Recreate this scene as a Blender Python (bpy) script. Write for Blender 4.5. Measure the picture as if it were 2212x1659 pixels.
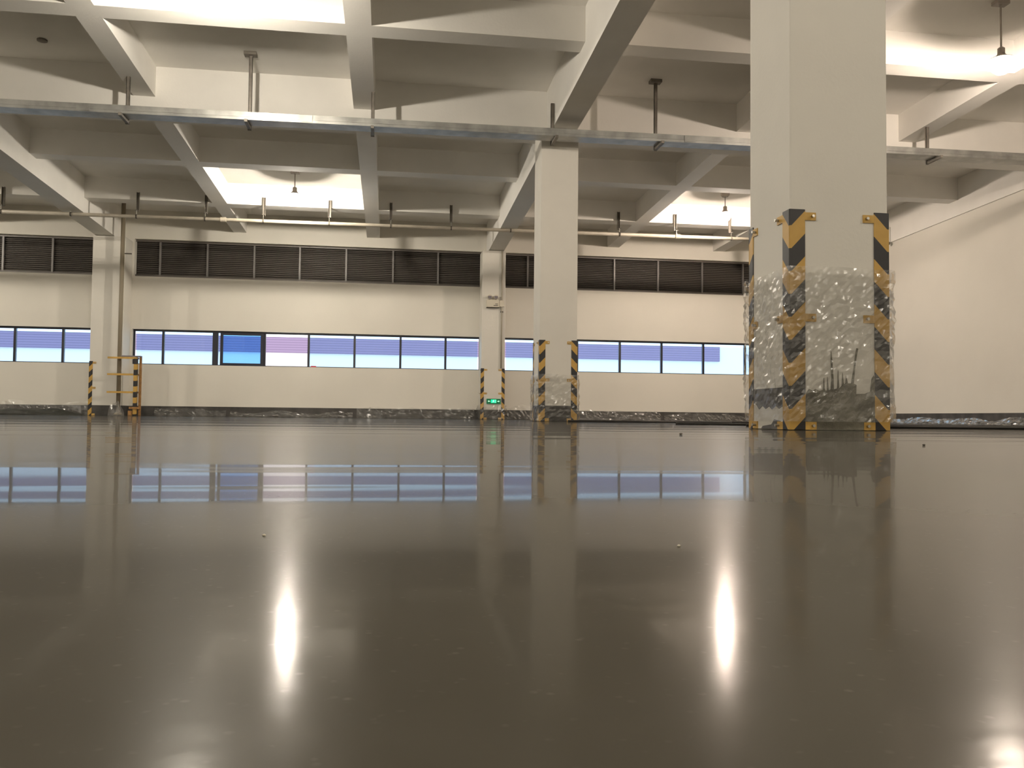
import bpy, bmesh, math, random
from mathutils import Vector, Matrix, noise

# ------------------------------------------------------------------ scene reset
for o in list(bpy.data.objects):
    bpy.data.objects.remove(o, do_unlink=True)
SC = bpy.context.scene
COL = SC.collection
random.seed(7)

# ------------------------------------------------------------------ camera
W_PX, F_PX = 2212.0, 1860.0
cam_data = bpy.data.cameras.new('camera')
cam_data.sensor_fit = 'HORIZONTAL'
cam_data.sensor_width = 36.0
cam_data.lens = F_PX / W_PX * 36.0
cam_data.clip_start = 0.01
cam_data.clip_end = 300
cam = bpy.data.objects.new('camera', cam_data)
COL.objects.link(cam)


def _ray(px, py):
    return Vector(((px - 1106.0) / F_PX, (py - 829.5) / F_PX, 1.0))


# the depth axis of the hall vanishes at (839, 899), the horizon falls 1.05 % to the right
_yc = _ray(839, 899.0).normalized()
_zc = _yc.cross(_ray(2000, 899.0 + .0105 * (2000 - 839))).normalized()
if _zc.y > 0:
    _zc = -_zc
_xc = _yc.cross(_zc)
_R = Matrix((_xc, _yc, _zc))
_right, _up, _back = _R @ Vector((1, 0, 0)), _R @ Vector((0, -1, 0)), _R @ Vector((0, 0, -1))
cam.matrix_world = Matrix(((_right.x, _up.x, _back.x, 0.0),
                           (_right.y, _up.y, _back.y, 0.0),
                           (_right.z, _up.z, _back.z, 0.055),
                           (0, 0, 0, 1)))
SC.camera = cam

# ------------------------------------------------------------------ world, exposure
world = bpy.data.worlds.new('overcast_sky')
SC.world = world
world.use_nodes = True
_bg = world.node_tree.nodes['Background']
_bg.inputs['Color'].default_value = (0.93, 0.95, 1.0, 1)
_bg.inputs['Strength'].default_value = 2.4
SC.view_settings.view_transform = 'Standard'
SC.view_settings.look = 'None'
SC.view_settings.gamma = 1.0
SC.view_settings.use_curve_mapping = False
SC.view_settings.exposure = 0.0
SC.cycles.use_denoising = True
SC.cycles.max_bounces = 8
SC.cycles.diffuse_bounces = 5
SC.cycles.glossy_bounces = 4
SC.cycles.transparent_max_bounces = 14
SC.cycles.sample_clamp_indirect = 6.0
SC.cycles.caustics_reflective = True
SC.cycles.blur_glossy = 1.0
SC.cycles.caustics_refractive = False

# lamps: rows across the bays (x, y, z of bulb centre)
LAMP_POWER = 338.0


# ------------------------------------------------------------------ helpers
def tag(o, label=None, cat=None, group=None, kind=None):
    if label:
        o['label'] = label
    if cat:
        o['category'] = cat
    if group:
        o['group'] = group
    if kind:
        o['kind'] = kind
    return o


def empty(name, loc, label=None, cat=None, group=None, kind=None):
    o = bpy.data.objects.new(name, None)
    o.empty_display_size = 0.1
    o.location = loc
    COL.objects.link(o)
    return tag(o, label, cat, group, kind)


class MB:
    """collects shapes into one mesh, in world coordinates"""

    def __init__(self):
        self.bm = bmesh.new()

    def hexa(self, p):
        v = [self.bm.verts.new(q) for q in p]
        for f in ((0, 3, 2, 1), (4, 5, 6, 7), (0, 1, 5, 4), (1, 2, 6, 5), (2, 3, 7, 6), (3, 0, 4, 7)):
            self.bm.faces.new([v[i] for i in f])

    def box(self, x0, x1, y0, y1, z0, z1):
        self.hexa([(x0, y0, z0), (x1, y0, z0), (x1, y1, z0), (x0, y1, z0),
                   (x0, y0, z1), (x1, y0, z1), (x1, y1, z1), (x0, y1, z1)])
        return self

    def sloped(self, x0, x1, y0, y1, a0, a1, s=0.031):
        f0, f1 = (lambda y: a0 - s * y), (lambda y: a1 - s * y)
        self.hexa([(x0, y0, f0(y0)), (x1, y0, f0(y0)), (x1, y1, f0(y1)), (x0, y1, f0(y1)),
                   (x0, y0, f1(y0)), (x1, y0, f1(y0)), (x1, y1, f1(y1)), (x0, y1, f1(y1))])
        return self

    def tube(self, pts, r, n=12, caps=True):
        pts = [Vector(p) for p in pts]
        rings = []
        up = Vector((0, 0, 1))
        for i, p in enumerate(pts):
            a = pts[max(i - 1, 0)]
            b = pts[min(i + 1, len(pts) - 1)]
            t = (b - a).normalized()
            u = t.cross(up)
            if u.length < 1e-3:
                u = t.cross(Vector((0, 1, 0)))
            u.normalize()
            v = t.cross(u)
            rr = r[i] if isinstance(r, (list, tuple)) else r
            rings.append([self.bm.verts.new(p + (u * math.cos(k * 2 * math.pi / n) + v * math.sin(k * 2 * math.pi / n)) * rr) for k in range(n)])
        for i in range(len(rings) - 1):
            for k in range(n):
                self.bm.faces.new((rings[i][k], rings[i][(k + 1) % n], rings[i + 1][(k + 1) % n], rings[i + 1][k]))
        if caps:
            self.bm.faces.new(rings[0][::-1])
            self.bm.faces.new(rings[-1])
        return self

    def lathe(self, c, prof, n=20):
        """prof: (radius, z) from bottom to top"""
        rings = []
        for r, z in prof:
            rings.append([self.bm.verts.new((c[0] + r * math.cos(k * 2 * math.pi / n), c[1] + r * math.sin(k * 2 * math.pi / n), c[2] + z)) for k in range(n)])
        for i in range(len(rings) - 1):
            for k in range(n):
                self.bm.faces.new((rings[i][k], rings[i][(k + 1) % n], rings[i + 1][(k + 1) % n], rings[i + 1][k]))
        self.bm.faces.new(rings[0][::-1])
        self.bm.faces.new(rings[-1])
        return self

    def prism(self, outline, axis, a, b):
        """outline of 2-D points extruded along axis 'x' or 'y' from a to b"""
        def P(u, v, w):
            return (w, u, v) if axis == 'x' else (u, w, v)
        lo = [self.bm.verts.new(P(u, v, a)) for u, v in outline]
        hi = [self.bm.verts.new(P(u, v, b)) for u, v in outline]
        n = len(outline)
        self.bm.faces.new(lo)
        self.bm.faces.new(hi[::-1])
        for i in range(n):
            self.bm.faces.new((lo[i], hi[i], hi[(i + 1) % n], lo[(i + 1) % n]))
        return self

    def build(self, name, mat, parent=None, smooth=False, bevel=0.0, origin=None):
        bmesh.ops.recalc_face_normals(self.bm, faces=self.bm.faces)
        me = bpy.data.meshes.new(name)
        # local origin
        if parent is not None:
            off = parent.matrix_world.translation if parent.parent is None else Vector(parent['_o'])
            if parent.parent is None:
                off = Vector(parent.location)
        elif origin is not None:
            off = Vector(origin)
        else:
            off = Vector((0, 0, 0))
        bmesh.ops.translate(self.bm, verts=self.bm.verts, vec=-off)
        self.bm.to_mesh(me)
        self.bm.free()
        me.materials.append(mat)
        if smooth:
            for p in me.polygons:
                p.use_smooth = True
        o = bpy.data.objects.new(name, me)
        COL.objects.link(o)
        if parent is not None:
            o.parent = parent
            o['_o'] = tuple(off)
        else:
            o.location = off
        if bevel:
            m = o.modifiers.new('bevel', 'BEVEL')
            m.width = bevel
            m.segments = 2
            m.limit_method = 'ANGLE'
        return o


# ------------------------------------------------------------------ materials
def new_mat(name):
    m = bpy.data.materials.new(name)
    m.use_nodes = True
    nt = m.node_tree
    return m, nt, nt.nodes, nt.links, nt.nodes['Principled BSDF']


def plain(name, col, rough=0.6, metal=0.0, spec=0.5, noise_amt=0.0, nscale=8.0, bump=0.0, bscale=60.0):
    m, nt, N, L, B = new_mat(name)
    B.inputs['Base Color'].default_value = (*col, 1)
    B.inputs['Roughness'].default_value = rough
    B.inputs['Metallic'].default_value = metal
    B.inputs['Specular IOR Level'].default_value = spec
    tc = N.new('ShaderNodeTexCoord')
    if noise_amt:
        n = N.new('ShaderNodeTexNoise')
        n.inputs['Scale'].default_value = nscale
        n.inputs['Detail'].default_value = 6
        L.new(tc.outputs['Object'], n.inputs['Vector'])
        r = N.new('ShaderNodeValToRGB')
        r.color_ramp.elements[0].position = .3
        r.color_ramp.elements[1].position = .7
        r.color_ramp.elements[0].color = (*[c * (1 - noise_amt) for c in col], 1)
        r.color_ramp.elements[1].color = (*[min(1, c * (1 + noise_amt)) for c in col], 1)
        L.new(n.outputs['Fac'], r.inputs['Fac'])
        L.new(r.outputs['Color'], B.inputs['Base Color'])
    if bump:
        n2 = N.new('ShaderNodeTexNoise')
        n2.inputs['Scale'].default_value = bscale
        n2.inputs['Detail'].default_value = 4
        L.new(tc.outputs['Object'], n2.inputs['Vector'])
        b = N.new('ShaderNodeBump')
        b.inputs['Strength'].default_value = bump
        b.inputs['Distance'].default_value = 0.01
        L.new(n2.outputs['Fac'], b.inputs['Height'])
        L.new(b.outputs['Normal'], B.inputs['Normal'])
    return m


M_WALL = plain('painted_plaster', (0.74, 0.71, 0.645), 0.75, spec=.25, noise_amt=.035, nscale=.7, bump=.12, bscale=40)
M_CEIL = plain('painted_concrete_ceiling', (0.88, 0.86, 0.82), 0.8, spec=.2, noise_amt=.04, nscale=1.3, bump=.15, bscale=30)
M_COLUMN = plain('painted_column', (0.72, 0.695, 0.64), 0.7, spec=.3, noise_amt=.03, nscale=2.0, bump=.1, bscale=40)
M_SKIRT = plain('dark_grey_skirting_paint', (0.060, 0.056, 0.052), 0.5, spec=.4, noise_amt=.35, nscale=5.0)
M_CEMENT = plain('smeared_cement', (0.155, 0.145, 0.112), 0.7, spec=.3, noise_amt=.28, nscale=9.0, bump=.6, bscale=45)
M_CEMENT_D = plain('dark_scuffed_paint', (0.10, 0.095, 0.092), 0.6, spec=.3, noise_amt=.4, nscale=16.0)
M_FRAME = plain('dark_window_frame', (0.016, 0.017, 0.03), 0.35, spec=.5)
M_LOUVER = plain('dark_bronze_louver', (0.12, 0.105, 0.092), 0.42, spec=.5)
M_LOUVER_POST = plain('grey_louver_post', (0.16, 0.15, 0.145), 0.4, spec=.5)
M_VOID = plain('dark_backing', (0.012, 0.011, 0.011), 0.9, spec=.1)
M_ZINC = plain('galvanised_steel', (0.36, 0.36, 0.345), 0.37, metal=.8, noise_amt=.25, nscale=5.0, bump=.25, bscale=9)
M_STEEL_DARK = plain('dull_steel', (0.20, 0.18, 0.155), 0.5, metal=.5, noise_amt=.2, nscale=10)
M_PIPE = plain('primed_pipe', (0.42, 0.38, 0.31), 0.45, spec=.5, noise_amt=.12, nscale=4)
M_RISER = plain('riser_pipe_paint', (0.26, 0.22, 0.16), 0.5, spec=.4)
M_CLAMP = plain('pipe_clamp_steel', (0.10, 0.09, 0.075), 0.5, metal=.4)
M_YELLOW = plain('safety_yellow', (0.56, 0.34, 0.075), 0.45, spec=.5, noise_amt=.15, nscale=14)
M_BROWN = plain('rusty_yellow_brown', (0.33, 0.17, 0.055), 0.55, spec=.4, noise_amt=.3, nscale=18)
M_BOLT = plain('zinc_bolt', (0.5, 0.48, 0.44), 0.3, metal=.9)
M_WHITEPL = plain('white_plastic', (0.62, 0.57, 0.47), 0.4, spec=.5)
M_BLACKPL = plain('black_plastic', (0.02, 0.018, 0.015), 0.4, spec=.5)
M_GREYBOX = plain('grey_plate', (0.20, 0.18, 0.20), 0.5, spec=.4)
M_CABLE = plain('black_rubber_cable', (0.02, 0.018, 0.016), 0.55, spec=.3)
M_STONE = plain('dusty_pebble', (0.10, 0.09, 0.075), 0.8, spec=.2, noise_amt=.3, nscale=60)
M_RED = plain('red_plastic', (0.5, 0.03, 0.04), 0.4)
M_HOLDER = plain('lamp_holder', (0.23, 0.20, 0.17), 0.5)
M_FACADE = plain('white_facade_tiles', (0.86, 0.80, 0.80), 0.8, spec=.1)
M_DARKSHEET = plain('dirty_dark_sheet', (0.035, 0.036, 0.030), 0.55, spec=.4, noise_amt=.4, nscale=6, bump=.8, bscale=12)


def emit(name, col, strength):
    m, nt, N, L, B = new_mat(name)
    B.inputs['Base Color'].default_value = (*[min(1, c) for c in col], 1)
    B.inputs['Emission Color'].default_value = (*col, 1)
    B.inputs['Emission Strength'].default_value = strength
    return m


M_GREEN_D = emit('sign_green_dark', (0.0, 0.09, 0.035), 0.7)
M_GREEN = emit('sign_green_lit', (0.0, 0.95, 0.40), 0.95)
M_GREENW = emit('sign_arrow_lit', (0.45, 1.0, 0.65), 0.95)


def facade_band_mat():
    m, nt, N, L, B = new_mat('violet_slatted_band')
    tc = N.new('ShaderNodeTexCoord')
    sep = N.new('ShaderNodeSeparateXYZ')
    L.new(tc.outputs['Object'], sep.inputs[0])
    mul = N.new('ShaderNodeMath'); mul.operation = 'MULTIPLY'; mul.inputs[1].default_value = 10.0
    L.new(sep.outputs['Z'], mul.inputs[0])
    fr = N.new('ShaderNodeMath'); fr.operation = 'FRACT'
    L.new(mul.outputs[0], fr.inputs[0])
    r = N.new('ShaderNodeValToRGB')
    r.color_ramp.elements[0].position = .25
    r.color_ramp.elements[1].position = .45
    r.color_ramp.elements[0].color = (0.205, 0.148, 0.240, 1)
    r.color_ramp.elements[1].color = (0.275, 0.200, 0.310, 1)
    L.new(fr.outputs[0], r.inputs['Fac'])
    L.new(r.outputs['Color'], B.inputs['Base Color'])
    B.inputs['Roughness'].default_value = .8
    return m


M_BAND = facade_band_mat()


def stripe_mat():
    """yellow and black chevrons falling towards the corner of the angle strip (object origin = corner, floor)"""
    m, nt, N, L, B = new_mat('yellow_black_hazard_paint')
    tc = N.new('ShaderNodeTexCoord')
    sep = N.new('ShaderNodeSeparateXYZ')
    L.new(tc.outputs['Object'], sep.inputs[0])
    ax = N.new('ShaderNodeMath'); ax.operation = 'ABSOLUTE'
    ay = N.new('ShaderNodeMath'); ay.operation = 'ABSOLUTE'
    L.new(sep.outputs['X'], ax.inputs[0]); L.new(sep.outputs['Y'], ay.inputs[0])
    mx = N.new('ShaderNodeMath'); mx.operation = 'MAXIMUM'
    L.new(ax.outputs[0], mx.inputs[0]); L.new(ay.outputs[0], mx.inputs[1])
    k = N.new('ShaderNodeMath'); k.operation = 'MULTIPLY'; k.inputs[1].default_value = 1.05
    L.new(mx.outputs[0], k.inputs[0])
    d = N.new('ShaderNodeMath'); d.operation = 'SUBTRACT'
    L.new(sep.outputs['Z'], d.inputs[0]); L.new(k.outputs[0], d.inputs[1])
    s = N.new('ShaderNodeMath'); s.operation = 'ADD'; s.inputs[1].default_value = -1.160 + .2615 * 8
    L.new(d.outputs[0], s.inputs[0])
    q = N.new('ShaderNodeMath'); q.operation = 'DIVIDE'; q.inputs[1].default_value = 0.2615
    L.new(s.outputs[0], q.inputs[0])
    f = N.new('ShaderNodeMath'); f.operation = 'FRACT'
    L.new(q.outputs[0], f.inputs[0])
    g = N.new('ShaderNodeMath'); g.operation = 'LESS_THAN'; g.inputs[1].default_value = 0.5
    L.new(f.outputs[0], g.inputs[0])
    n = N.new('ShaderNodeTexNoise'); n.inputs['Scale'].default_value = 14; n.inputs['Detail'].default_value = 5
    L.new(tc.outputs['Object'], n.inputs['Vector'])
    yel = N.new('ShaderNodeMix'); yel.data_type = 'RGBA'
    yel.inputs[6].default_value = (0.60, 0.37, 0.085, 1); yel.inputs[7].default_value = (0.46, 0.27, 0.05, 1)
    L.new(n.outputs['Fac'], yel.inputs[0])
    mix = N.new('ShaderNodeMix'); mix.data_type = 'RGBA'
    L.new(g.outputs[0], mix.inputs[0])
    L.new(yel.outputs[2], mix.inputs[6])
    mix.inputs[7].default_value = (0.018, 0.017, 0.019, 1)
    L.new(mix.outputs[2], B.inputs['Base Color'])
    B.inputs['Roughness'].default_value = .42
    return m


M_STRIPE = stripe_mat()


def glass_mat(name, tint):
    m, nt, N, L, B = new_mat(name)
    N.remove(B)
    out = N['Material Output']
    t = N.new('ShaderNodeBsdfTransparent'); t.inputs['Color'].default_value = (*tint, 1)
    g = N.new('ShaderNodeBsdfGlossy'); g.inputs['Roughness'].default_value = 0.02
    fr = N.new('ShaderNodeFresnel'); fr.inputs['IOR'].default_value = 1.5
    mx = N.new('ShaderNodeMixShader')
    L.new(fr.outputs[0], mx.inputs[0]); L.new(t.outputs[0], mx.inputs[1]); L.new(g.outputs[0], mx.inputs[2])
    L.new(mx.outputs[0], out.inputs['Surface'])
    return m


M_GLASS = glass_mat('blue_tinted_glass', (0.72, 0.885, 1.0))
M_GLASS_SASH = glass_mat('deep_blue_sash_glass', (0.60, 0.80, 1.0))


def film_mat(name='clear_plastic_film', base=0.05, bscale=28.0, milk=0.05, rough=0.16):
    m, nt, N, L, B = new_mat(name)
    N.remove(B)
    out = N['Material Output']
    tc = N.new('ShaderNodeTexCoord')
    nz = N.new('ShaderNodeTexNoise'); nz.inputs['Scale'].default_value = bscale; nz.inputs['Detail'].default_value = 3
    nz.inputs['Distortion'].default_value = 2.0
    L.new(tc.outputs['Object'], nz.inputs['Vector'])
    bp = N.new('ShaderNodeBump'); bp.inputs['Strength'].default_value = 1.0; bp.inputs['Distance'].default_value = .04 / bscale
    L.new(nz.outputs['Fac'], bp.inputs['Height'])
    t = N.new('ShaderNodeBsdfTransparent'); t.inputs['Color'].default_value = (.985, .985, .98, 1)
    d = N.new('ShaderNodeBsdfDiffuse'); d.inputs['Color'].default_value = (.8, .8, .78, 1)
    g = N.new('ShaderNodeBsdfGlossy'); g.inputs['Roughness'].default_value = rough
    L.new(bp.outputs['Normal'], g.inputs['Normal'])
    fr = N.new('ShaderNodeFresnel'); fr.inputs['IOR'].default_value = 1.5
    L.new(bp.outputs['Normal'], fr.inputs['Normal'])
    ad = N.new('ShaderNodeMath'); ad.operation = 'ADD'; ad.inputs[1].default_value = base; ad.use_clamp = True
    hf = N.new('ShaderNodeMath'); hf.operation = 'MULTIPLY'; hf.inputs[1].default_value = .45
    L.new(fr.outputs[0], hf.inputs[0]); L.new(hf.outputs[0], ad.inputs[0])
    m1 = N.new('ShaderNodeMixShader'); m1.inputs[0].default_value = milk
    L.new(t.outputs[0], m1.inputs[1]); L.new(d.outputs[0], m1.inputs[2])
    m2 = N.new('ShaderNodeMixShader')
    L.new(ad.outputs[0], m2.inputs[0]); L.new(m1.outputs[0], m2.inputs[1]); L.new(g.outputs[0], m2.inputs[2])
    L.new(m2.outputs[0], out.inputs['Surface'])
    return m


def glare_shell_mat():
    # added transparent shell whose emission imitates the white glare disc around a bulb
    m, nt, N, L, B = new_mat('lamp_glare_glow')
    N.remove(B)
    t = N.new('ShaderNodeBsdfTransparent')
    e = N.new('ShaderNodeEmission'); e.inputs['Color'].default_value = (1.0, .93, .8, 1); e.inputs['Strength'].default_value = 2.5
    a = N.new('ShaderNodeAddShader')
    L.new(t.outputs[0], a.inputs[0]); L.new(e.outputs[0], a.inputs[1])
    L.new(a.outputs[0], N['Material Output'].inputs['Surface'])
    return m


M_GLARE_SHELL = glare_shell_mat()
M_FILM = film_mat(base=0.09, milk=0.05, rough=0.2)
M_FILM_FAR = film_mat('crumpled_plastic_film', base=0.06, bscale=9.0, milk=0.03, rough=0.22)


def floor_mat():
    m, nt, N, L, B = new_mat('polished_concrete')
    tc = N.new('ShaderNodeTexCoord')
    # cloudy concrete
    n1 = N.new('ShaderNodeTexNoise'); n1.inputs['Scale'].default_value = 1.6; n1.inputs['Detail'].default_value = 8
    L.new(tc.outputs['Object'], n1.inputs['Vector'])
    r1 = N.new('ShaderNodeValToRGB')
    r1.color_ramp.elements[0].position = .3; r1.color_ramp.elements[1].position = .72
    r1.color_ramp.elements[0].color = (0.070, 0.064, 0.050, 1)
    r1.color_ramp.elements[1].color = (0.105, 0.096, 0.076, 1)
    L.new(n1.outputs['Fac'], r1.inputs['Fac'])
    # exposed aggregate specks
    v = N.new('ShaderNodeTexVoronoi'); v.inputs['Scale'].default_value = 250
    L.new(tc.outputs['Object'], v.inputs['Vector'])
    n2 = N.new('ShaderNodeTexNoise'); n2.inputs['Scale'].default_value = 130; n2.inputs['Detail'].default_value = 4
    L.new(tc.outputs['Object'], n2.inputs['Vector'])
    rv = N.new('ShaderNodeValToRGB')
    rv.color_ramp.elements[0].position = .12; rv.color_ramp.elements[1].position = .30
    rv.color_ramp.elements[0].color = (1, 1, 1, 1); rv.color_ramp.elements[1].color = (0, 0, 0, 1)
    L.new(v.outputs['Distance'], rv.inputs['Fac'])
    rn = N.new('ShaderNodeValToRGB')
    rn.color_ramp.elements[0].position = .52; rn.color_ramp.elements[1].position = .70
    L.new(n2.outputs['Fac'], rn.inputs['Fac'])
    mm = N.new('ShaderNodeMath'); mm.operation = 'MULTIPLY'
    L.new(rv.outputs['Color'], mm.inputs[0]); L.new(rn.outputs['Color'], mm.inputs[1])
    mm2 = N.new('ShaderNodeMath'); mm2.operation = 'MULTIPLY'; mm2.inputs[1].default_value = .6
    L.new(mm.outputs[0], mm2.inputs[0])
    mc = N.new('ShaderNodeMix'); mc.data_type = 'RGBA'
    L.new(mm2.outputs[0], mc.inputs[0]); L.new(r1.outputs['Color'], mc.inputs[6])
    mc.inputs[7].default_value = (0.135, 0.128, 0.105, 1)
    L.new(mc.outputs[2], B.inputs['Base Color'])
    # slow undulation of the slab, long across the hall
    mp = N.new('ShaderNodeMapping'); mp.inputs['Scale'].default_value = (0.22, 1.0, 1.0); mp.inputs['Rotation'].default_value = (0, 0, .13); mp.inputs['Location'].default_value = (3.1, .37, .4)
    L.new(tc.outputs['Object'], mp.inputs['Vector'])
    nw = N.new('ShaderNodeTexNoise'); nw.inputs['Scale'].default_value = 3.2; nw.inputs['Detail'].default_value = 2.0
    L.new(mp.outputs[0], nw.inputs['Vector'])
    b1 = N.new('ShaderNodeBump'); b1.inputs['Strength'].default_value = 1.0; b1.inputs['Distance'].default_value = 0.0016
    L.new(nw.outputs['Fac'], b1.inputs['Height'])
    mp2 = N.new('ShaderNodeMapping'); mp2.inputs['Scale'].default_value = (0.07, 1.0, 1.0)
    L.new(tc.outputs['Object'], mp2.inputs['Vector'])
    nl = N.new('ShaderNodeTexNoise'); nl.inputs['Scale'].default_value = .9; nl.inputs['Detail'].default_value = 2.0
    L.new(mp2.outputs[0], nl.inputs['Vector'])
    b0 = N.new('ShaderNodeBump'); b0.inputs['Strength'].default_value = 1.0; b0.inputs['Distance'].default_value = 0.004
    L.new(nl.outputs['Fac'], b0.inputs['Height']); L.new(b0.outputs['Normal'], b1.inputs['Normal'])
    nf = N.new('ShaderNodeTexNoise'); nf.inputs['Scale'].default_value = 60; nf.inputs['Detail'].default_value = 3
    L.new(tc.outputs['Object'], nf.inputs['Vector'])
    b2 = N.new('ShaderNodeBump'); b2.inputs['Strength'].default_value = .25; b2.inputs['Distance'].default_value = 0.0004
    L.new(nf.outputs['Fac'], b2.inputs['Height']); L.new(b1.outputs['Normal'], b2.inputs['Normal'])
    # polished surface: dull concrete, a broad sheen and a crisp sealer reflection
    N.remove(B)
    out = N['Material Output']
    df = N.new('ShaderNodeBsdfDiffuse'); L.new(mc.outputs[2], df.inputs['Color'])
    L.new(b2.outputs['Normal'], df.inputs['Normal'])
    g1 = N.new('ShaderNodeBsdfGlossy'); g1.inputs['Roughness'].default_value = .145
    L.new(b2.outputs['Normal'], g1.inputs['Normal'])
    g2 = N.new('ShaderNodeBsdfGlossy'); g2.inputs['Roughness'].default_value = .03
    L.new(b1.outputs['Normal'], g2.inputs['Normal'])
    fr = N.new('ShaderNodeFresnel'); fr.inputs['IOR'].default_value = 1.5
    f1 = N.new('ShaderNodeMath'); f1.operation = 'MULTIPLY'; f1.inputs[1].default_value = .32
    fp = N.new('ShaderNodeMath'); fp.operation = 'POWER'; fp.inputs[1].default_value = 3.0
    f2 = N.new('ShaderNodeMath'); f2.operation = 'MULTIPLY'; f2.inputs[1].default_value = .76
    L.new(fr.outputs[0], f1.inputs[0]); L.new(fr.outputs[0], fp.inputs[0]); L.new(fp.outputs[0], f2.inputs[0])
    g3 = N.new('ShaderNodeBsdfGlossy'); g3.inputs['Roughness'].default_value = .30
    L.new(b2.outputs['Normal'], g3.inputs['Normal'])
    f3 = N.new('ShaderNodeMath'); f3.operation = 'MULTIPLY'; f3.inputs[1].default_value = .12
    L.new(fr.outputs[0], f3.inputs[0])
    s0 = N.new('ShaderNodeMixShader')
    L.new(f3.outputs[0], s0.inputs[0]); L.new(df.outputs[0], s0.inputs[1]); L.new(g3.outputs[0], s0.inputs[2])
    s1 = N.new('ShaderNodeMixShader'); s2 = N.new('ShaderNodeMixShader')
    L.new(f1.outputs[0], s1.inputs[0]); L.new(s0.outputs[0], s1.inputs[1]); L.new(g1.outputs[0], s1.inputs[2])
    L.new(f2.outputs[0], s2.inputs[0]); L.new(s1.outputs[0], s2.inputs[1]); L.new(g2.outputs[0], s2.inputs[2])
    L.new(s2.outputs[0], out.inputs['Surface'])
    return m


M_FLOOR = floor_mat()

# ------------------------------------------------------------------ the room shell
XL, XR = -25.6, 12.04          # left and right wall planes
YB, YF = -12.4, 22.30          # back of the hall (behind the camera) and far wall plane
SLOPE = 0.031
A_SLAB, A_SEC, A_MAIN = 5.80, 5.33, 5.00    # heights at y = 0 of slab, small-beam and large-beam undersides

fl = MB()                                    # slab poured in metre fields
xs = [XL - .3 + (XR - XL + .6) * i / 40 for i in range(41)]
ys = [YB - .3 + (YF - YB + .6) * i / 36 for i in range(37)]
gv = [[fl.bm.verts.new((x, y, 0)) for x in xs] for y in ys]
for j in range(36):
    for i in range(40):
        fl.bm.faces.new((gv[j][i], gv[j][i + 1], gv[j + 1][i + 1], gv[j + 1][i]))
rim = [gv[0][i] for i in range(41)] + [gv[j][40] for j in range(1, 37)] + [gv[36][i] for i in range(39, -1, -1)] + [gv[j][0] for j in range(35, 0, -1)]
lowv = [fl.bm.verts.new((v.co.x, v.co.y, -.3)) for v in rim]
for k in range(len(rim)):
    fl.bm.faces.new((rim[k], lowv[k], lowv[(k + 1) % len(rim)], rim[(k + 1) % len(rim)]))
fl.bm.faces.new(lowv)
tag(fl.build('floor', M_FLOOR), kind='structure')

ceiling = MB().sloped(XL - .3, XR + .3, YB - .3, YF + .3, A_SLAB, A_SLAB + .25).build('ceiling', M_CEIL)
tag(ceiling, kind='structure')

MAIN_X = [(-25.6, -25.2), (-16.32, -15.92), (-7.03, -6.60), (2.48, 2.87), (12.0, 12.34)]
SEC_X = [(-22.5, -22.18), (-19.4, -19.08), (-13.2, -12.88), (-10.1, -9.78), (-3.93, -3.61), (-.62, -.29), (5.73, 6.05), (8.68, 9.0)]
MAIN_Y = [(-3.95, -3.41), (4.85, 5.39), (13.66, 14.19)]
A_MAIN_Y = 5.12
SEC_Y = [(-9.6, -9.28), (-6.7, -6.38), (-.7, -.38), (2.2, 2.52), (7.95, 8.27), (10.87, 11.19), (16.74, 17.05), (19.62, 19.95)]
TOP = A_SLAB + .05
for x0, x1 in MAIN_X:
    MB().sloped(x0, x1, YB, YF, A_MAIN, TOP).build('main_beam', M_CEIL, ceiling)


def gaps(lo, hi, cuts):
    out, p = [], lo
    for a, b in sorted(cuts):
        if b <= lo or a >= hi:
            continue
        if a > p:
            out.append((p, a))
        p = max(p, b)
    if p < hi:
        out.append((p, hi))
    return out


for y0, y1 in MAIN_Y:
    mb = MB()
    for a, b in gaps(XL, XR, MAIN_X):
        mb.sloped(a, b, y0, y1, A_MAIN_Y if y0 > 10 else A_MAIN, TOP)
    mb.build('main_beam', M_CEIL, ceiling)
for x0, x1 in SEC_X:
    mb = MB()
    for a, b in gaps(YB, YF, MAIN_Y):
        mb.sloped(x0, x1, a, b, A_SEC, TOP)
    mb.build('secondary_beam', M_CEIL, ceiling)
for y0, y1 in SEC_Y:
    mb = MB()
    for a, b in gaps(XL, XR, MAIN_X + SEC_X):
        mb.sloped(a, b, y0, y1, A_SEC, TOP)
    mb.build('secondary_beam', M_CEIL, ceiling)

# far wall with its two bands of openings
WT = 0.24
Z_SILL, Z_HEAD = 1.275, 2.145
Z_LV0, Z_LV1 = 3.455, 4.385
BAYS = [(-15.5, -7.05), (-6.29, 2.36), (2.96, 11.62)]
mb = MB()
zt = A_SLAB - SLOPE * YF + .05
mb.box(XL, XR, YF, YF + WT, 0, Z_SILL)
mb.box(XL, XR, YF, YF + WT, Z_HEAD, Z_LV0)
mb.box(XL, XR, YF, YF + WT, Z_LV1, zt)
for a, b in gaps(XL, XR, BAYS):
    mb.box(a, b, YF, YF + WT, Z_SILL, Z_HEAD)
    mb.box(a, b, YF, YF + WT, Z_LV0, Z_LV1)
tag(mb.build('wall_back', M_WALL), kind='structure')
tag(MB().box(XR, XR + .3, YB, YF + WT, 0, 6.1).build('wall_right', M_WALL), kind='structure')
tag(MB().box(XL - .3, XL, YB, YF + WT, 0, 6.5).build('wall_left', M_WALL), kind='structure')
tag(MB().box(XL - .3, XR + .3, YB - .3, YB, 0, 6.6).build('wall_front', M_WALL), kind='structure')
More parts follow.
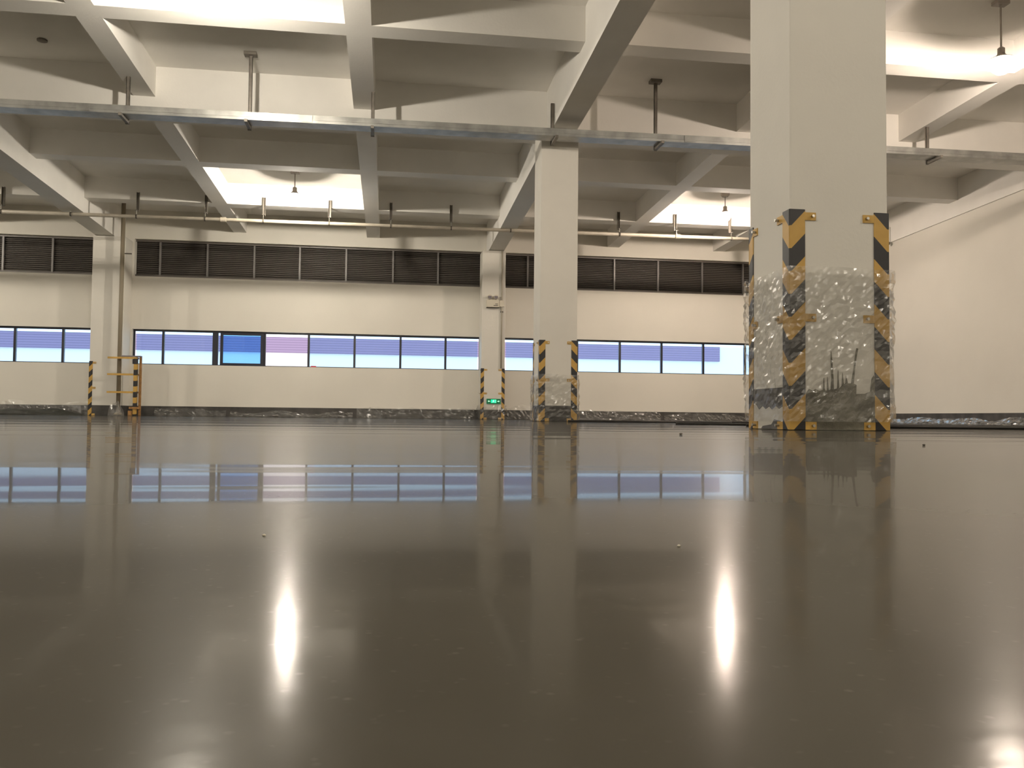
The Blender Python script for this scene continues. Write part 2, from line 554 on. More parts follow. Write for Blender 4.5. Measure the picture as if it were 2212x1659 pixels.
# dark skirting paint
mb = MB()
for a, b in gaps(XL, XR - .012, [(-7.07, -6.33), (2.31, 2.91)]):
    mb.box(a, b, YF - .012, YF, 0, .245)
tag(mb.build('baseboard_back', M_SKIRT), kind='structure')
tag(MB().box(XR - .012, XR, YB, YF, 0, .245).build('baseboard_right', M_SKIRT), kind='structure')

# window bands
YW = 22.43
MULL = {1: [-14.6, -13.5, -12.4, -11.27, -10.14, -9.027, -7.924],
        2: [-5.58, -4.336, -3.127, -2.038, -.887, .282, 1.445],
        3: [3.80, 4.95, 6.118, 7.278, 8.454, 9.648, 10.8]}
fw = .055
for i, (a, b) in enumerate(BAYS):
    n = i + 1
    w = tag(empty('window_%d' % n, ((a + b) / 2, YW, Z_SILL)), kind='structure')
    fr = MB()
    fr.box(a, b, YW - .03, YW + .03, Z_HEAD - .045, Z_HEAD).box(a, b, YW - .03, YW + .03, Z_SILL, Z_SILL + .022)
    fr.box(a, a + .045, YW - .03, YW + .03, Z_SILL + .022, Z_HEAD - .045).box(b - .045, b, YW - .03, YW + .03, Z_SILL + .022, Z_HEAD - .045)
    fr.build('window_frame', M_FRAME, w)
    edges = [a + .045] + MULL[n] + [b - .045]
    for x in MULL[n]:
        ww = .17 if abs(x + 4.336) < .01 else fw
        x0 = x - .06 if ww > .1 else x - fw / 2
        x1 = x + .075 if ww > .1 else x + fw / 2
        MB().box(x0, x1, YW - .035, YW + .035, Z_SILL + .022, Z_HEAD - .045).build('mullion', M_FRAME, w)
    for k in range(len(edges) - 1):
        if n == 2 and abs(edges[k] + 3.127) < .01:
            continue            # this light stands open: its sash is slid over the pane to the left
        MB().box(edges[k] + .028, edges[k + 1] - .028, YW - .004, YW + .002, Z_SILL + .022, Z_HEAD - .045).build('glass_pane', M_GLASS, w)
    if n == 2:
        s = MB()
        sx0, sx1, sy = -4.20, -3.15, YW - .065
        s.box(sx0, sx1, sy - .02, sy + .02, Z_HEAD - .10, Z_HEAD - .045).box(sx0, sx1, sy - .02, sy + .02, Z_SILL + .005, Z_SILL + .07)
        s.box(sx0, sx0 + .07, sy - .02, sy + .02, Z_SILL + .07, Z_HEAD - .10).box(sx1 - .07, sx1, sy - .02, sy + .02, Z_SILL + .07, Z_HEAD - .10)
        so = s.build('sliding_sash', M_FRAME, w)
        MB().box(sx0 + .06, sx1 - .06, sy - .003, sy + .003, Z_SILL + .065, Z_HEAD - .095).build('glass_pane', M_GLASS_SASH, so)

# louvre bands
YL = 22.47
LPOST = {4: [-15.0, -13.8, -12.7, -11.6, -10.5, -9.374, -8.237],
         5: [-5.711, -4.574, -3.43, -2.304, -1.138, .058, 1.224],
         6: [3.6, 4.75, 5.964, 7.181, 8.429, 9.6, 10.8]}
for i, (a, b) in enumerate(BAYS):
    n = i + 4
    w = tag(empty('window_%d' % n, ((a + b) / 2, YL, Z_LV0)), kind='structure')
    MB().box(a, b, YL + .053, YL + .068, Z_LV0, Z_LV1).build('dark_backing', M_VOID, w)
    MB().box(a, b, YL - .05, YL + .0, Z_LV0, Z_LV0 + .06).box(a, b, YL - .05, YL, Z_LV1 - .045, Z_LV1).build('louver_frame', M_LOUVER, w)
    ed = [a] + LPOST[n] + [b]
    for k in range(len(ed) - 1):
        s = MB()
        z = Z_LV0 + .075
        while z < Z_LV1 - .07:
            x0, x1 = ed[k] + .02, ed[k + 1] - .02
            s.hexa([(x0, YL, z), (x1, YL, z), (x1, YL + .05, z + .038), (x0, YL + .05, z + .038),
                    (x0, YL, z + .004), (x1, YL, z + .004), (x1, YL + .05, z + .042), (x0, YL + .05, z + .042)])
            z += .048
        s.build('louver_slats', M_LOUVER, w)
    for x in LPOST[n]:
        MB().box(x - .022, x + .022, YL - .045, YL + .01, Z_LV0 + .06, Z_LV1 - .045).build('louver_post', M_LOUVER_POST, w)

# ------------------------------------------------------------------ outside
bld = tag(empty('neighbouring_building', (0, 36, -4)), 'white building with a violet slatted band seen through the far windows', 'building')
MB().box(-40, 40, 36.1, 46, -4, 3.235).build('facade_wall', M_FACADE, bld)
MB().box(-40, 14.34, 36.0, 36.1, 2.60, 3.235).build('slatted_band', M_BAND, bld)


# ------------------------------------------------------------------ columns
def column(x0, x1, y0, y1, label, band=True, top=None):
    zt_ = A_MAIN - SLOPE * y1 - .001 if top is None else top
    root = tag(empty('concrete_column', ((x0 + x1) / 2, (y0 + y1) / 2, 0)), label, 'column')
    MB().box(x0, x1, y0, y1, 0, zt_).build('shaft', M_COLUMN, root, bevel=.008)
    if band:
        e = .004
        MB().box(x0 - e, x1 + e, y0 - e, y1 + (e if y1 < 22 else 0), 0.001, .245).build('skirting_band', M_SKIRT, root)
    return root


NX0, NX1, NY0, NY1 = 2.25, 2.85, 4.60, 5.15
near_col = column(NX0, NX1, NY0, NY1, 'nearest white square column, wrapped in clear film and smeared with cement at its foot', band=False)
column(2.30, 2.89, 13.10, 13.70, 'white square column standing alone in mid hall, dark skirting band at its foot')
column(2.31, 2.91, 21.70, 22.29, 'white column against the far wall carrying the green exit sign')
column(-7.07, -6.33, 21.70, 22.29, 'wide white column against the far wall behind the riser pipe and yellow guard rails')
column(-7.10, -6.50, 13.10, 13.70, 'white square column in mid hall, just outside the left of the photo')
column(-7.10, -6.50, 4.60, 5.15, 'white square column left of the viewer, close to the camera and out of the photo')

# cement smear on the front of the near column (relief of a few millimetres)
out = [(2.345, .005), (2.335, .10), (2.345, .21), (2.36, .235), (2.385, .225), (2.40, .235), (2.425, .225), (2.445, .23),
       (2.452, .30), (2.458, .228), (2.47, .225), (2.474, .305), (2.480, .228), (2.494, .235), (2.499, .30), (2.493, .40),
       (2.497, .452), (2.503, .40), (2.510, .30), (2.512, .235), (2.532, .24), (2.538, .345), (2.545, .24), (2.560, .255),
       (2.566, .33), (2.574, .262), (2.583, .27), (2.588, .315), (2.597, .27), (2.618, .27), (2.632, .35), (2.645, .44), (2.652, .474),
       (2.662, .470), (2.650, .41), (2.640, .34), (2.634, .27), (2.650, .262), (2.648, .21), (2.70, .212), (2.735, .225),
       (2.745, .30), (2.757, .318), (2.765, .30), (2.775, .305), (2.80, .255), (2.835, .20), (2.846, .15), (2.846, .005)]
sm = MB()
sm.prism(out, 'y', NY0 - .004, NY0 + .001)
sm.build('cement_smear', M_CEMENT, near_col)
# scuffed paint band on the left face
jag = [(NY0 + .01, .118), (NY0 + .03, .10), (NY0 + .06, .125), (NY0 + .10, .135), (NY0 + .14, .122), (NY0 + .18, .14), (NY0 + .23, .118), (NY0 + .27, .138),
       (NY0 + .32, .122), (NY0 + .36, .142), (NY0 + .41, .12), (NY0 + .45, .15), (NY0 + .50, .16), (NY0 + .545, .15),
       (NY0 + .545, .245), (NY0 + .01, .245)]
sm = MB()
sm.prism(jag, 'x', NX0 - .003, NX0 + .001)
sm.build('skirting_band', M_CEMENT_D, near_col)
MB().prism([(NY0 + .16, .004), (NY0 + .10, .03), (NY0 + .12, .05), (NY0 + .2, .06), (NY0 + .24, .03), (NY0 + .36, .02), (NY0 + .38, .004)], 'x', NX0 - .003, NX0 + .001).build('dirt_patch', M_CEMENT_D, near_col)


# ------------------------------------------------------------------ corner guards
def guard(cx, cy, sx, sy, H, wx, wy, label, tabs=True, group='striped corner guards on the columns', tl=.155, tly=.155):
    """angle strip whose corner stands at (cx, cy); leaves run towards sx in x and sy in y"""
    root = tag(empty('corner_guard', (cx, cy, 0)), label, 'corner guard', group)
    t = .006
    cx_, cy_ = cx - sx * t, cy - sy * t
    m = MB()
    xa, xb = sorted((cx_, cx + sx * wx))
    ya, yb = sorted((cy_, cy))
    m.box(xa, xb, ya, yb, 0.002, H)
    xa, xb = sorted((cx_, cx))
    ya, yb = sorted((cy, cy + sy * wy))
    m.box(xa, xb, ya, yb, 0.002, H)
    m.build('angle_strip', M_STRIPE, root, bevel=.003)
    if tabs:
        for z in (.003, H * .49, H - .062):
            xa, xb = sorted((cx + sx * (wx - .002), cx + sx * tl))
            ya, yb = sorted((cy_, cy))
            tb = MB().box(xa, xb, ya, yb, z, z + .045).build('mounting_tab', M_YELLOW, root)
            bx = cx + sx * (tl - .022)
            MB().tube([(bx, cy - sy * .022, z + .023), (bx, cy, z + .023)], .009, 6).build('bolt', M_BOLT, tb)
            xa, xb = sorted((cx_, cx))
            ya, yb = sorted((cy + sy * (wy - .002), cy + sy * tly))
            tb = MB().box(xa, xb, ya, yb, z, z + .045).build('mounting_tab', M_YELLOW, root)
            by = cy + sy * (tly - .022)
            MB().tube([(cx - sx * .03, by, z + .023), (cx, by, z + .023)], .009, 6).build('bolt', M_BOLT, tb)
    return root


guard(NX0, NY0, 1, 1, 1.262, .090, .085, 'black and yellow striped guard on the front left edge of the nearest column')
guard(NX1, NY0, -1, 1, 1.262, .088, .085, 'black and yellow striped guard on the front right edge of the nearest column')
guard(NX0, NY1, 1, -1, 1.262, .088, .060, 'striped guard seen edge-on at the rear left edge of the nearest column', tly=.12)
guard(2.30, 13.10, 1, 1, 1.262, .090, .085, 'striped guard on the left edge of the mid hall column')
guard(2.89, 13.10, -1, 1, 1.262, .090, .085, 'striped guard on the right edge of the mid hall column')
guard(2.30, 13.70, 1, -1, 1.262, .090, .085, 'striped guard at the rear left edge of the mid hall column')
guard(2.31, 21.70, 1, 1, 1.295, .075, .085, 'striped guard to the left of the green exit sign')
guard(2.91, 21.70, -1, 1, 1.295, .075, .085, 'striped guard to the right of the green exit sign')
guard(-7.07, 21.70, 1, 1, 1.295, .080, .085, 'striped guard on the left edge of the wide far column')


# ------------------------------------------------------------------ pendant lamps
def lamp(x, y, zb, label, col=(1.0, .80, .55), k=1.0, group='ceiling pendant lamps', shade=False):
    zs = A_SLAB - SLOPE * y
    root = tag(empty('pendant_lamp', (x, y, zs)), label, 'lamp', group)
    if shade:
        MB().lathe((x, y, zs), [(.07, -.13), (.10, -.09), (.10, .0)], 20).build('ceiling_box', M_HOLDER, root, smooth=False)
    else:
        MB().box(x - .09, x + .09, y - .06, y + .06, zs - .05, zs + .006).build('ceiling_box', M_HOLDER, root)
    MB().tube([(x, y, zs - .04), (x, y, zb + .15)], .012, 8).build('stem', M_HOLDER, root)
    # opaque driver housing above, glowing dome below
    MB().lathe((x, y, zb), [(.150, .042), (.152, .050), (.09, .075), (.05, .11), (.045, .13), (.045, .19), (.02, .21)], 20).build('lamp_housing', M_HOLDER, root)
    prof = [(.012, -.070), (.035, -.062), (.050, -.035), (.052, 0), (.045, .026)]
    nm = 'bulb_warm' if col[2] > .7 else 'bulb_rosy'
    m = bpy.data.materials.get(nm) or emit(nm, col, LAMP_POWER * k / (math.pi * .034))
    MB().lathe((x, y, zb), prof, 14).build('bulb', m, root, smooth=True)
    MB().lathe((x, y, zb), [(.01, -.145), (.06, -.137), (.105, -.10), (.132, -.05), (.140, 0), (.138, .040)], 20).build('glare_shell', M_GLARE_SHELL, root, smooth=True)  # shell added round the bulb, its glow stands in for lens glare
    return root


WARM = (1.0, .90, .75)
PINK = (1.0, .83, .68)
lamp(-2.04, 18.55, 4.68, 'glowing pendant lamp over the far windows, left of the striped mid column', WARM)
lamp(7.47, 18.45, 4.68, 'glowing pendant lamp just left of the nearest column', PINK, shade=True)
lamp(7.74, 9.92, 4.68, 'large glaring pendant lamp right of the nearest column', PINK)
lamp(-2.06, 9.85, 4.68, 'glaring lamp cut by the top edge of the photo, upper left', WARM)
for lx, ly in ((-11.4, 18.48), (-11.4, 9.8), (-11.4, 1.1), (-2.05, 1.1), (7.6, 1.1), (-2.05, -7.6), (7.6, -7.6), (-20.7, 9.8)):
    lamp(lx, ly, 4.97 - SLOPE * ly if ly < 12 else 4.66, 'pendant lamp hanging outside the view of the photo', WARM, group='pendant lamps outside the photo')

hr = MB().tube([(11.93, 19.25, 4.40), (11.93, 19.25, 4.78)], .012, 8).lathe((11.93, 19.25, 4.33), [(.03, 0), (.05, .03), (.05, .06), (.02, .09)], 12)
tag(hr.build('hanging_rod', M_STEEL_DARK, origin=(11.93, 19.25, 4.33)), 'short thin rod with a knob hanging high beside the right wall', 'rod')

# small fitting on the slab, upper left
MB().lathe((-5.0, 12.99, A_SLAB - SLOPE * 12.99), [(.03, -.03), (.07, -.02), (.07, .004)], 14).build('ceiling_boss', M_STEEL_DARK)
tag(bpy.data.objects['ceiling_boss'], 'small dark round fitting on the ceiling slab, upper left', 'ceiling fitting')
bpy.data.objects['ceiling_boss'].data.name = 'ceiling_boss'

# ------------------------------------------------------------------ cable tray
TY0, TY1 = 12.64, 12.90


def tz(x):                     # tray runs very slightly uphill to the right
    return 4.303 + .0055 * x


tray = tag(empty('cable_tray', (2.6, 12.77, 4.38)), 'long galvanised cable tray crossing the hall below the beams', 'cable tray')
TX0, TX1 = -16.0, 11.9
m = MB()
for (ya, yb, za, zb) in ((TY0, TY1, 0, .006), (TY0, TY0 + .006, .006, .115), (TY1 - .006, TY1, .006, .115), (TY0 + .006, TY0 + .02, .109, .115), (TY1 - .02, TY1 - .006, .109, .115)):
    m.hexa([(TX0, ya, tz(TX0) + za), (TX1, ya, tz(TX1) + za), (TX1, yb, tz(TX1) + za), (TX0, yb, tz(TX0) + za),
            (TX0, ya, tz(TX0) + zb), (TX1, ya, tz(TX1) + zb), (TX1, yb, tz(TX1) + zb), (TX0, yb, tz(TX0) + zb)])
m.build('tray_channel', M_ZINC, tray)
m = MB()
m.hexa([(TX0, TY0 - .006, tz(TX0) + .040), (TX1, TY0 - .006, tz(TX1) + .040), (TX1, TY0, tz(TX1) + .040), (TX0, TY0, tz(TX0) + .040),
        (TX0, TY0 - .006, tz(TX0) + .048), (TX1, TY0 - .006, tz(TX1) + .048), (TX1, TY0, tz(TX1) + .048), (TX0, TY0, tz(TX0) + .048)])
m.build('side_rib', M_ZINC, tray)
for jx in (-10.2, -7.2, -4.3, -1.25, 1.8, 4.55, 7.7, 10.6):
    MB().box(jx - .09, jx + .09, TY0 - .010, TY0 - .006, tz(jx) + .01, tz(jx) + .105).build('joint_plate', M_ZINC, tray)
for hx, hy, kind in ((-11.0, 12.78, 'slab'), (-8.4, 12.78, 'slab'), (-3.80, 12.86, 'sec'), (-2.09, 13.02, 'head'), (-.30, 12.86, 'sec'),
                     (2.446, 12.86, 'sec'), (4.10, 13.0, 'head'), (8.75, 12.78, 'sec')):
    top = (A_SEC if kind == 'sec' else A_SLAB) - SLOPE * 12.95
    if kind == 'head':
        top = A_SLAB - SLOPE * 12.95
    hb = MB()
    zb_ = tz(hx)
    hy = 12.95
    hb.box(hx - .028, hx + .022, hy, hy + .005, zb_ - .05, top).box(hx - .028, hx - .022, hy, hy + .035, zb_ - .05, top).box(hx + .018, hx + .022, hy, hy + .035, zb_ - .05, top)
    strut = hb.build('hanger_strut', M_STEEL_DARK, tray)
    if kind == 'head':
        MB().box(hx - .10, hx + .08, hy - .06, hy + .07, top - .045, top + .004).build('head_plate', M_STEEL_DARK, strut)
    MB().box(hx - .022, hx + .022, TY0 - .05, hy + .04, zb_ - .045, zb_ - .003).build('cross_bracket', M_STEEL_DARK, strut)

# ------------------------------------------------------------------ sprinkler pipe
PY = 19.50


def pz(x):
    return 4.345 + .0045 * (x + 1.3)


pipe = tag(empty('sprinkler_pipe', (0, PY, 4.35)), 'thin cream pipe on short hangers crossing the hall near the far wall', 'pipe')
MB().tube([(-16, PY, pz(-16)), (11.9, PY, pz(11.9))], .040, 14).build('pipe_run', M_PIPE, pipe, smooth=True)
for jx in (-8.75, -3.66, 5.42 + 1.3):
    MB().tube([(jx - .06, PY, pz(jx - .06)), (jx + .06, PY, pz(jx + .06))], .054, 14).build('pipe_coupling', M_PIPE, pipe)
for hx in (-13.7, -12.3, -10.95, -9.55, -8.22, -6.82, -5.48, -4.05, -2.81, -1.38, -.016, 1.35, 2.72, 4.0, 5.30, 6.69, 8.05, 9.45, 10.8):
    z0 = pz(hx)
    s_top = z0 + .555          # channels are bolted to the front of the small beam behind the pipe
    h_ = MB()
    h_.box(hx - .03, hx + .03, 19.612, 19.619, z0 + .14, s_top)
    h_.box(hx - .03, hx - .025, 19.575, 19.612, z0 + .14, s_top).box(hx + .025, hx + .03, 19.575, 19.612, z0 + .14, s_top)
    h_.box(hx - .03, hx + .03, PY - .03, 19.612, z0 + .135, z0 + .145)
    hg = h_.build('hanger_channel', M_STEEL_DARK, pipe)
    MB().tube([(hx, PY, z0 + .03), (hx, PY, z0 + .14)], .008, 6).build('hanger_rod', M_BOLT, hg)
    MB().tube([(hx - .015, PY, z0), (hx + .015, PY, z0)], .047, 14).build('pipe_ring', M_CLAMP, hg)

# riser pipe at the wide far column
riser = tag(empty('riser_pipe', (-6.32, 21.40, 0)), 'brown vertical riser pipe in front of the wide far column', 'pipe')
MB().tube([(-6.32, 21.45, .02), (-6.32, 21.45, 5.13)], .048, 14).build('pipe_run', M_RISER, riser, smooth=True)
for z in (3.86,):
    MB().box(-6.33, -6.12, 21.47, 21.50, z - .012, z + .012).build('wall_clamp', M_CLAMP, riser)
MB().lathe((-6.32, 21.45, .02), [(.10, 0), (.10, .03), (.06, .05)], 16).build('floor_flange', M_RISER, riser)

# yellow guard rails round the riser
rail = tag(empty('pipe_guard_rail', (-5.92, 21.3, 0)), 'yellow and black guard rail with three bars round the riser pipe', 'guard rail')
PXR = -5.905
g = MB().box(PXR - .035, PXR + .045, 21.25, 21.256, .005, 1.37).box(PXR + .039, PXR + .045, 21.256, 21.33, .005, 1.37)
post = g.build('striped_post', M_STRIPE, rail)
for z in (1.36, .97, .553):
    MB().box(-6.53, PXR, 21.262, 21.30, z - .022, z + .022).build('rail_bar', M_YELLOW, rail)
    MB().box(PXR - .01, PXR + .03, 21.30, 21.46, z - .022, z + .022).build('rail_bar', M_BROWN, rail)
MB().box(-5.84, -5.79, 21.34, 21.39, .005, 1.40).build('rear_post', M_BROWN, rail)
MB().box(-6.23, -5.79, 21.27, 21.38, 1.385, 1.415).build('top_plate', M_GREYBOX, rail)
MB().box(PXR - .11, PXR + .12, 21.22, 21.34, .16, .21).box(PXR - .13, PXR - .05, 21.22, 21.30, .003, .12).build('foot_brace', M_BROWN, rail)

# ------------------------------------------------------------------ conduit, emergency light, exit sign on the far column
cond = tag(empty('conduit_pipe', (2.80, 21.69, 1.3)), 'thin vertical conduit running down the column above the exit sign', 'conduit')
MB().tube([(2.815, 21.672, 1.30), (2.815, 21.672, 4.30)], .020, 10).build('conduit_run', M_PIPE, cond, smooth=True)
MB().box(2.75, 2.87, 21.64, 21.699, 2.87, 3.03).build('switch_box', M_WHITEPL, cond)
MB().box(2.785, 2.85, 21.655, 21.699, 2.72, 2.76).build('pipe_clip', M_CLAMP, cond)

em = tag(empty('emergency_light', (2.58, 21.62, 2.84)), 'white twin-head emergency light box high on the column above the exit sign', 'emergency light')
MB().box(2.425, 2.745, 21.62, 21.699, 2.85, 3.04).build('housing', M_WHITEPL, em, bevel=.006)
MB().box(2.42, 2.75, 21.612, 21.699, 2.838, 2.85).build('lower_lip', M_CLAMP, em)
MB().box(2.64, 2.71, 21.616, 21.62, 2.925, 2.940).box(2.60, 2.71, 21.616, 21.62, 2.885, 2.902).build('printed_label', M_CLAMP, em)
for hx in (2.50, 2.66):
    hd = MB().tube([(hx, 21.60, 3.105), (hx, 21.67, 3.115)], [.060, .045], 16).build('lamp_head', M_WHITEPL, em)
    MB().tube([(hx, 21.596, 3.105), (hx, 21.601, 3.105)], .048, 16).build('lens', M_GREYBOX, hd)
    MB().tube([(hx, 21.65, 3.04), (hx, 21.65, 3.07)], .022, 10).build('swivel', M_BLACKPL, hd)

sg = tag(empty('exit_sign', (2.63, 21.66, .40)), 'glowing green exit sign with two arrows low on the far column', 'exit sign')
MB().box(2.455, 2.815, 21.665, 21.699, .395, .525).build('sign_panel', M_GREEN_D, sg, bevel=.003)
fy0, fy1 = 21.660, 21.665
f = MB()
f.box(2.565, 2.70, fy0, fy1, .420, .502)
f.build('lit_centre', M_GREEN, sg)
# running figure in a doorway
f = MB()
fy0, fy1 = 21.656, 21.660
f.tube([(2.640, fy0, .492), (2.640, fy1, .492)], .008, 12)
f.prism([(2.622, .482), (2.640, .484), (2.636, .455), (2.618, .452)], 'y', fy0, fy1)
f.prism([(2.618, .452), (2.630, .455), (2.652, .438), (2.646, .425), (2.640, .427), (2.640, .436)], 'y', fy0, fy1)
f.prism([(2.618, .452), (2.626, .452), (2.612, .432), (2.590, .428), (2.590, .434), (2.606, .438)], 'y', fy0, fy1)
f.prism([(2.636, .480), (2.640, .474), (2.660, .464), (2.660, .458), (2.634, .466)], 'y', fy0, fy1)
f.prism([(2.622, .480), (2.606, .474), (2.598, .458), (2.604, .456), (2.612, .468), (2.622, .472)], 'y', fy0, fy1)
f.prism([(2.672, .502), (2.690, .502), (2.690, .420), (2.684, .420), (2.684, .496), (2.672, .496)], 'y', fy0, fy1)
f.build('running_figure', M_GREENW, sg)
for sx, bx in ((-1, 2.485), (1, 2.785)):
    f = MB()
    f.prism([(bx, .461), (bx - sx * .026, .485), (bx - sx * .026, .469), (bx - sx * .058, .469), (bx - sx * .058, .453), (bx - sx * .026, .453), (bx - sx * .026, .437)], 'y', 21.660, 21.665)
    f.build('arrow', M_GREENW, sg)


# ------------------------------------------------------------------ plastic film
RND = random.Random(21)


def film_wrap(x0, x1, y0, y1, z0, z1, label, mat, amp=.007, step=.02, seed=0, off=.022, topw=.02, name='film_wrap', group='clear film wrapped round the columns'):
    """crinkled sheet round a column"""
    x0, x1, y0, y1 = x0 - off, x1 + off, y0 - off, y1 + off
    per = []
    r = .02
    sides = [(x0, y1, x0, y0, -1, 0), (x0, y0, x1, y0, 0, -1), (x1, y0, x1, y1, 1, 0)]
    against_wall = y1 > 22
    if not against_wall:
        sides.append((x1, y1, x0, y1, 0, 1))
    for (ax, ay, bx, by, nx, ny) in sides:
        L_ = math.hypot(bx - ax, by - ay)
        n = max(2, int(L_ / step))
        for k in range(n):
            t = (k + .5) / n
            per.append((ax + (bx - ax) * t, ay + (by - ay) * t, nx, ny))
    nz = max(3, int((z1 - z0) / step))
    bm = bmesh.new()
    rows = []
    for j in range(nz + 1):
        row = []
        for (x, y, nx, ny) in per:
            top = z1 + topw * noise.noise(Vector((x * 3, y * 3, seed)))
            z = z0 + (top - z0) * j / nz
            u = x + y
            big = abs(noise.noise(Vector((u * 7 + z * 5 + seed, y * 3, z * 9 - u * 3)))) * amp * 2
            patch = min(1.0, max(.12, .62 + 1.5 * noise.noise(Vector((u * 2.6 + seed, y, z * 3.4 - u * 1.5)))))
            d = big + RND.uniform(0, 1) * step * (1.0 if nx else .85) * patch
            z += RND.uniform(-.3, .3) * step * (0 < j < nz)
            row.append(bm.verts.new((x + nx * d, y + ny * d, z)))
        rows.append(row)
    n = len(per)
    for j in range(nz):
        for k in range(n - 1 if against_wall else n):
            a_, b_, c_, d_ = rows[j][k], rows[j][(k + 1) % n], rows[j + 1][(k + 1) % n], rows[j + 1][k]
            bm.faces.new((a_, b_, c_))
            bm.faces.new((a_, c_, d_))
    mb_ = MB()
    mb_.bm.free()
    mb_.bm = bm
    o = mb_.build(name, mat, origin=((x0 + x1) / 2, (y0 + y1) / 2, 0))
    return tag(o, label, 'plastic film', group)


film_wrap(NX0, NX1, NY0, NY1, .05, .925, 'wrinkled clear plastic film round the lower part of the nearest column', M_FILM, amp=.006, step=.020, seed=3)
film_wrap(2.30, 2.89, 13.10, 13.70, .01, .73, 'clear plastic film round the foot of the mid hall column', M_FILM_FAR, amp=.012, step=.03, seed=9)
film_wrap(2.31, 2.91, 21.70, 22.24, .01, .36, 'crumpled film round the foot of the column with the exit sign', M_FILM_FAR, amp=.02, step=.04, seed=14)


def film_strip(xa, xb, y, h, label, seed=0, mat=None, amp=.035, name='film_strip', axis='x', group='crumpled film along the foot of the walls'):
    """sheet hanging at the foot of a wall and folding out on to the floor"""
    nx = max(4, int(abs(xb - xa) / .05))
    prof = 9
    bm = bmesh.new()
    rows = []
    for j in range(prof + 1):
        row = []
        for i in range(nx + 1):
            x = xa + (xb - xa) * i / nx
            hh = h * (.75 + .5 * noise.noise(Vector((x * 1.3, seed, 0))))
            t = j / prof
            if t < .7:
                z = hh * (1 - t / .7)
                dy = -.03 - .05 * t
            else:
                z = .004
                dy = -.065 - .28 * (t - .7) / .3
            z += abs(noise.noise(Vector((x * 6, t * 5, seed)))) * amp * .9
            dy += noise.noise(Vector((x * 5 + 7, t * 6, seed))) * amp * .7
            dy += RND.uniform(-.5, .5) * .05 * min(1, max(.1, .4 + 2 * noise.noise(Vector((x * 1.1, t * 2, seed + 4)))))
            row.append(bm.verts.new((x, y + dy, max(.004, z)) if axis == 'x' else (y + dy, x, max(.004, z))))
        rows.append(row)
    for j in range(prof):
        for i in range(nx):
            bm.faces.new((rows[j][i], rows[j][i + 1], rows[j + 1][i + 1]))
            bm.faces.new((rows[j][i], rows[j + 1][i + 1], rows[j + 1][i]))
    mb_ = MB()
    mb_.bm.free()
    mb_.bm = bm
    org = ((xa + xb) / 2, y, 0) if axis == 'x' else (y, (xa + xb) / 2, 0)
    o = mb_.build(name, mat or M_FILM_FAR, origin=org)
    return tag(o, label, 'plastic film', group)


film_strip(-10.6, -7.15, YF - .03, .40, 'crumpled clear film at the wall foot left of the wide far column', 1)
film_strip(-5.7, -4.0, YF - .03, .24, 'crumpled clear film at the wall foot right of the yellow guard rail', 2)
film_strip(-3.9, -.9, YF - .03, .16, 'low film strip under the open window light', 3)
film_strip(-.8, 2.2, YF - .03, .34, 'crumpled clear film at the wall foot left of the exit sign', 4)
film_strip(3.0, 4.6, YF - .03, .36, 'crumpled film between the exit sign column and the mid hall column', 5)
film_strip(4.8, 7.2, YF - .03, .34, 'crumpled film at the wall foot just right of the mid hall column', 6)
film_strip(7.3, 11.4, YF - .03, .26, 'crumpled film at the foot of the far wall, seen just left of the nearest column', 7)
film_strip(7.0, 19.5, XR - .03, .17, 'long film strip at the foot of the right wall', 8, axis='y')


def lump(cx, cy, rx, ry, h, label, mat, seed, name, cat, group=None, nr=10, ns=28):
    bm = bmesh.new()
    rings = []
    for j in range(nr):
        t = j / (nr - 1)
        row = []
        for k in range(ns):
            a = k * 2 * math.pi / ns
            rr = math.cos(t * math.pi / 2) * (1 + .25 * noise.noise(Vector((math.cos(a) * 2, math.sin(a) * 2, seed + t))))
            z = h * math.sin(t * math.pi / 2) * (1 + .5 * noise.noise(Vector((math.cos(a) * 1.5 * rr + seed, math.sin(a) * 1.5 * rr, t * 2))))
            row.append(bm.verts.new((cx + rx * rr * math.cos(a), cy + ry * rr * math.sin(a), max(0.002, z) if j else .002)))
        rings.append(row)
    for j in range(nr - 1):
        for k in range(ns):
            bm.faces.new((rings[j][k], rings[j][(k + 1) % ns], rings[j + 1][(k + 1) % ns], rings[j + 1][k]))
    bm.faces.new(rings[0][::-1])
    bmesh.ops.remove_doubles(bm, verts=bm.verts, dist=1e-5)
    mb_ = MB()
    mb_.bm.free()
    mb_.bm = bm
    return tag(mb_.build(name, mat, origin=(cx, cy, 0)), label, cat, group)


lump(-8.05, 21.1, 1.05, .35, .15, 'dark crumpled sheet lying on the floor at the far left', M_DARKSHEET, 5, 'crumpled_sheet', 'sheet')
lump(-6.31, 21.22, .17, .14, .30, 'bunched clear film around the foot of the riser pipe', M_FILM_FAR, 11, 'film_bunch', 'plastic film')


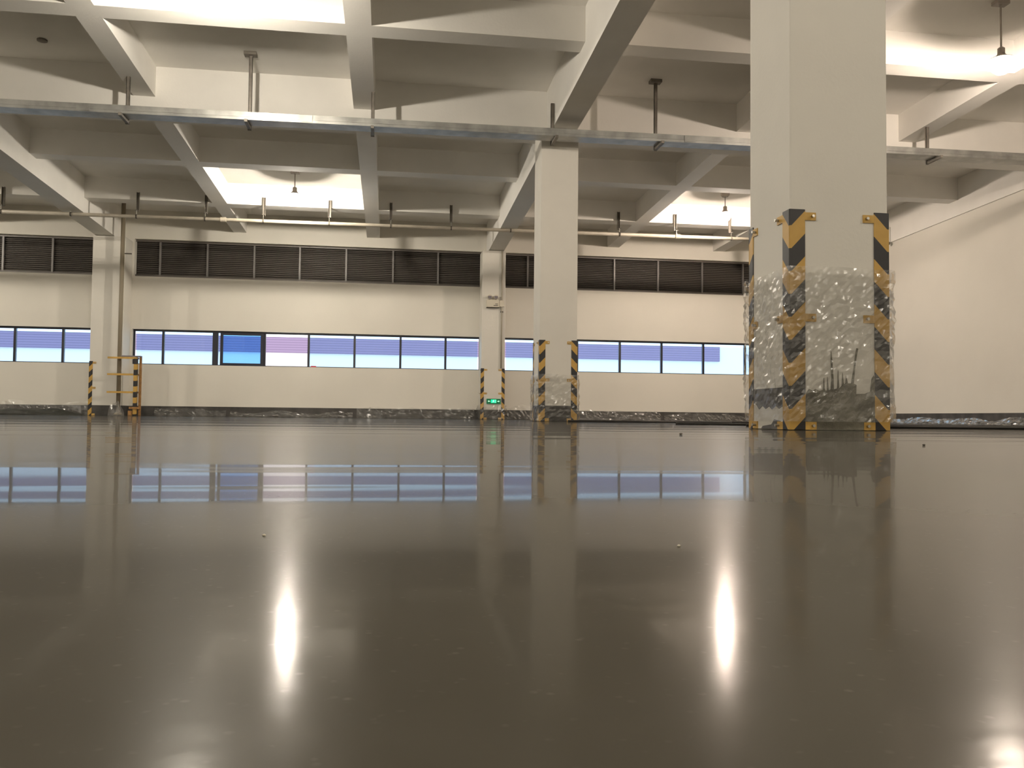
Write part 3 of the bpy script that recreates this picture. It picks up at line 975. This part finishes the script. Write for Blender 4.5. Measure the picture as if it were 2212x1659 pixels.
# ------------------------------------------------------------------ cables and bits on the floor
def cable(pts, r, label, seed=0):
    P = [Vector(p) for p in pts]
    dense = []
    for i in range(len(P) - 1):
        p0, p1, p2, p3 = P[max(i - 1, 0)], P[i], P[i + 1], P[min(i + 2, len(P) - 1)]
        for k in range(10):
            t = k / 10
            dense.append(.5 * ((2 * p1) + (-p0 + p2) * t + (2 * p0 - 5 * p1 + 4 * p2 - p3) * t * t + (-p0 + 3 * p1 - 3 * p2 + p3) * t ** 3))
    dense.append(P[-1])
    o = MB().tube(dense, r, 8).build('floor_cable', M_CABLE, smooth=True, origin=(P[0].x, P[0].y, 0))
    return tag(o, label, 'cable', 'black cables lying on the floor')


r_ = .011
cable([(2.92, 6.75, r_), (3.4, 6.9, r_), (4.0, 6.35, r_), (4.8, 6.2, r_), (5.6, 5.8, r_), (6.5, 6.3, r_)], r_, 'black cable on the floor running right from the nearest column')
cable([(2.95, 8.6, r_), (3.7, 8.0, r_), (4.9, 8.9, r_), (6.0, 8.1, r_), (7.4, 8.5, r_)], r_, 'black cable on the floor behind the other, nearer the right wall')
cable([(2.6, 12.35, r_), (3.6, 12.1, r_), (4.3, 12.5, r_), (5.0, 12.1, r_)], .016, 'black cable on the floor beside the foot of the mid hall column')
cable([(3.2, 14.6, r_), (4.6, 14.2, r_), (5.8, 14.7, r_), (7.2, 14.2, r_)], .014, 'black cable on the floor between the mid hall and nearest columns')


def pebble(px_x, px_y, r, label, seed, mat=M_STONE):
    bm = bmesh.new()
    bmesh.ops.create_icosphere(bm, subdivisions=2, radius=r)
    for v in bm.verts:
        v.co *= 1 + .25 * noise.noise(v.co * (1.2 / r) + Vector((seed, 0, 0)))
        v.co.z = v.co.z * .6 + r * .55
    mb_ = MB()
    mb_.bm.free()
    mb_.bm = bm
    bmesh.ops.translate(bm, verts=bm.verts, vec=Vector((px_x, px_y, 0)))
    return tag(mb_.build('pebble', mat, origin=(px_x, px_y, 0)), label, 'pebble', 'pebbles on the floor')


pebble(1.02, 2.92, .006, 'tiny dark pebble on the floor below the mid hall column', 1)
pebble(1.22, 1.83, .0035, 'tiny dark pebble on the floor at the right, toward the wall', 2)
pebble(-.055, .405, .0009, 'pale grit speck on the polished floor left of centre', 3, M_WHITEPL)
pebble(.125, .36, .0008, 'pale grit speck on the polished floor right of centre', 4, M_WHITEPL)

sc_ = MB().box(-1.97, -1.84, YF + .03, YF + .09, Z_SILL + .001, Z_SILL + .035).build('red_cap', M_RED, origin=(-1.9, YF + .06, Z_SILL))
tag(sc_, 'small red object lying on the far window sill', 'cap')

for o in bpy.data.objects:
    if '_o' in o:
        del o['_o']
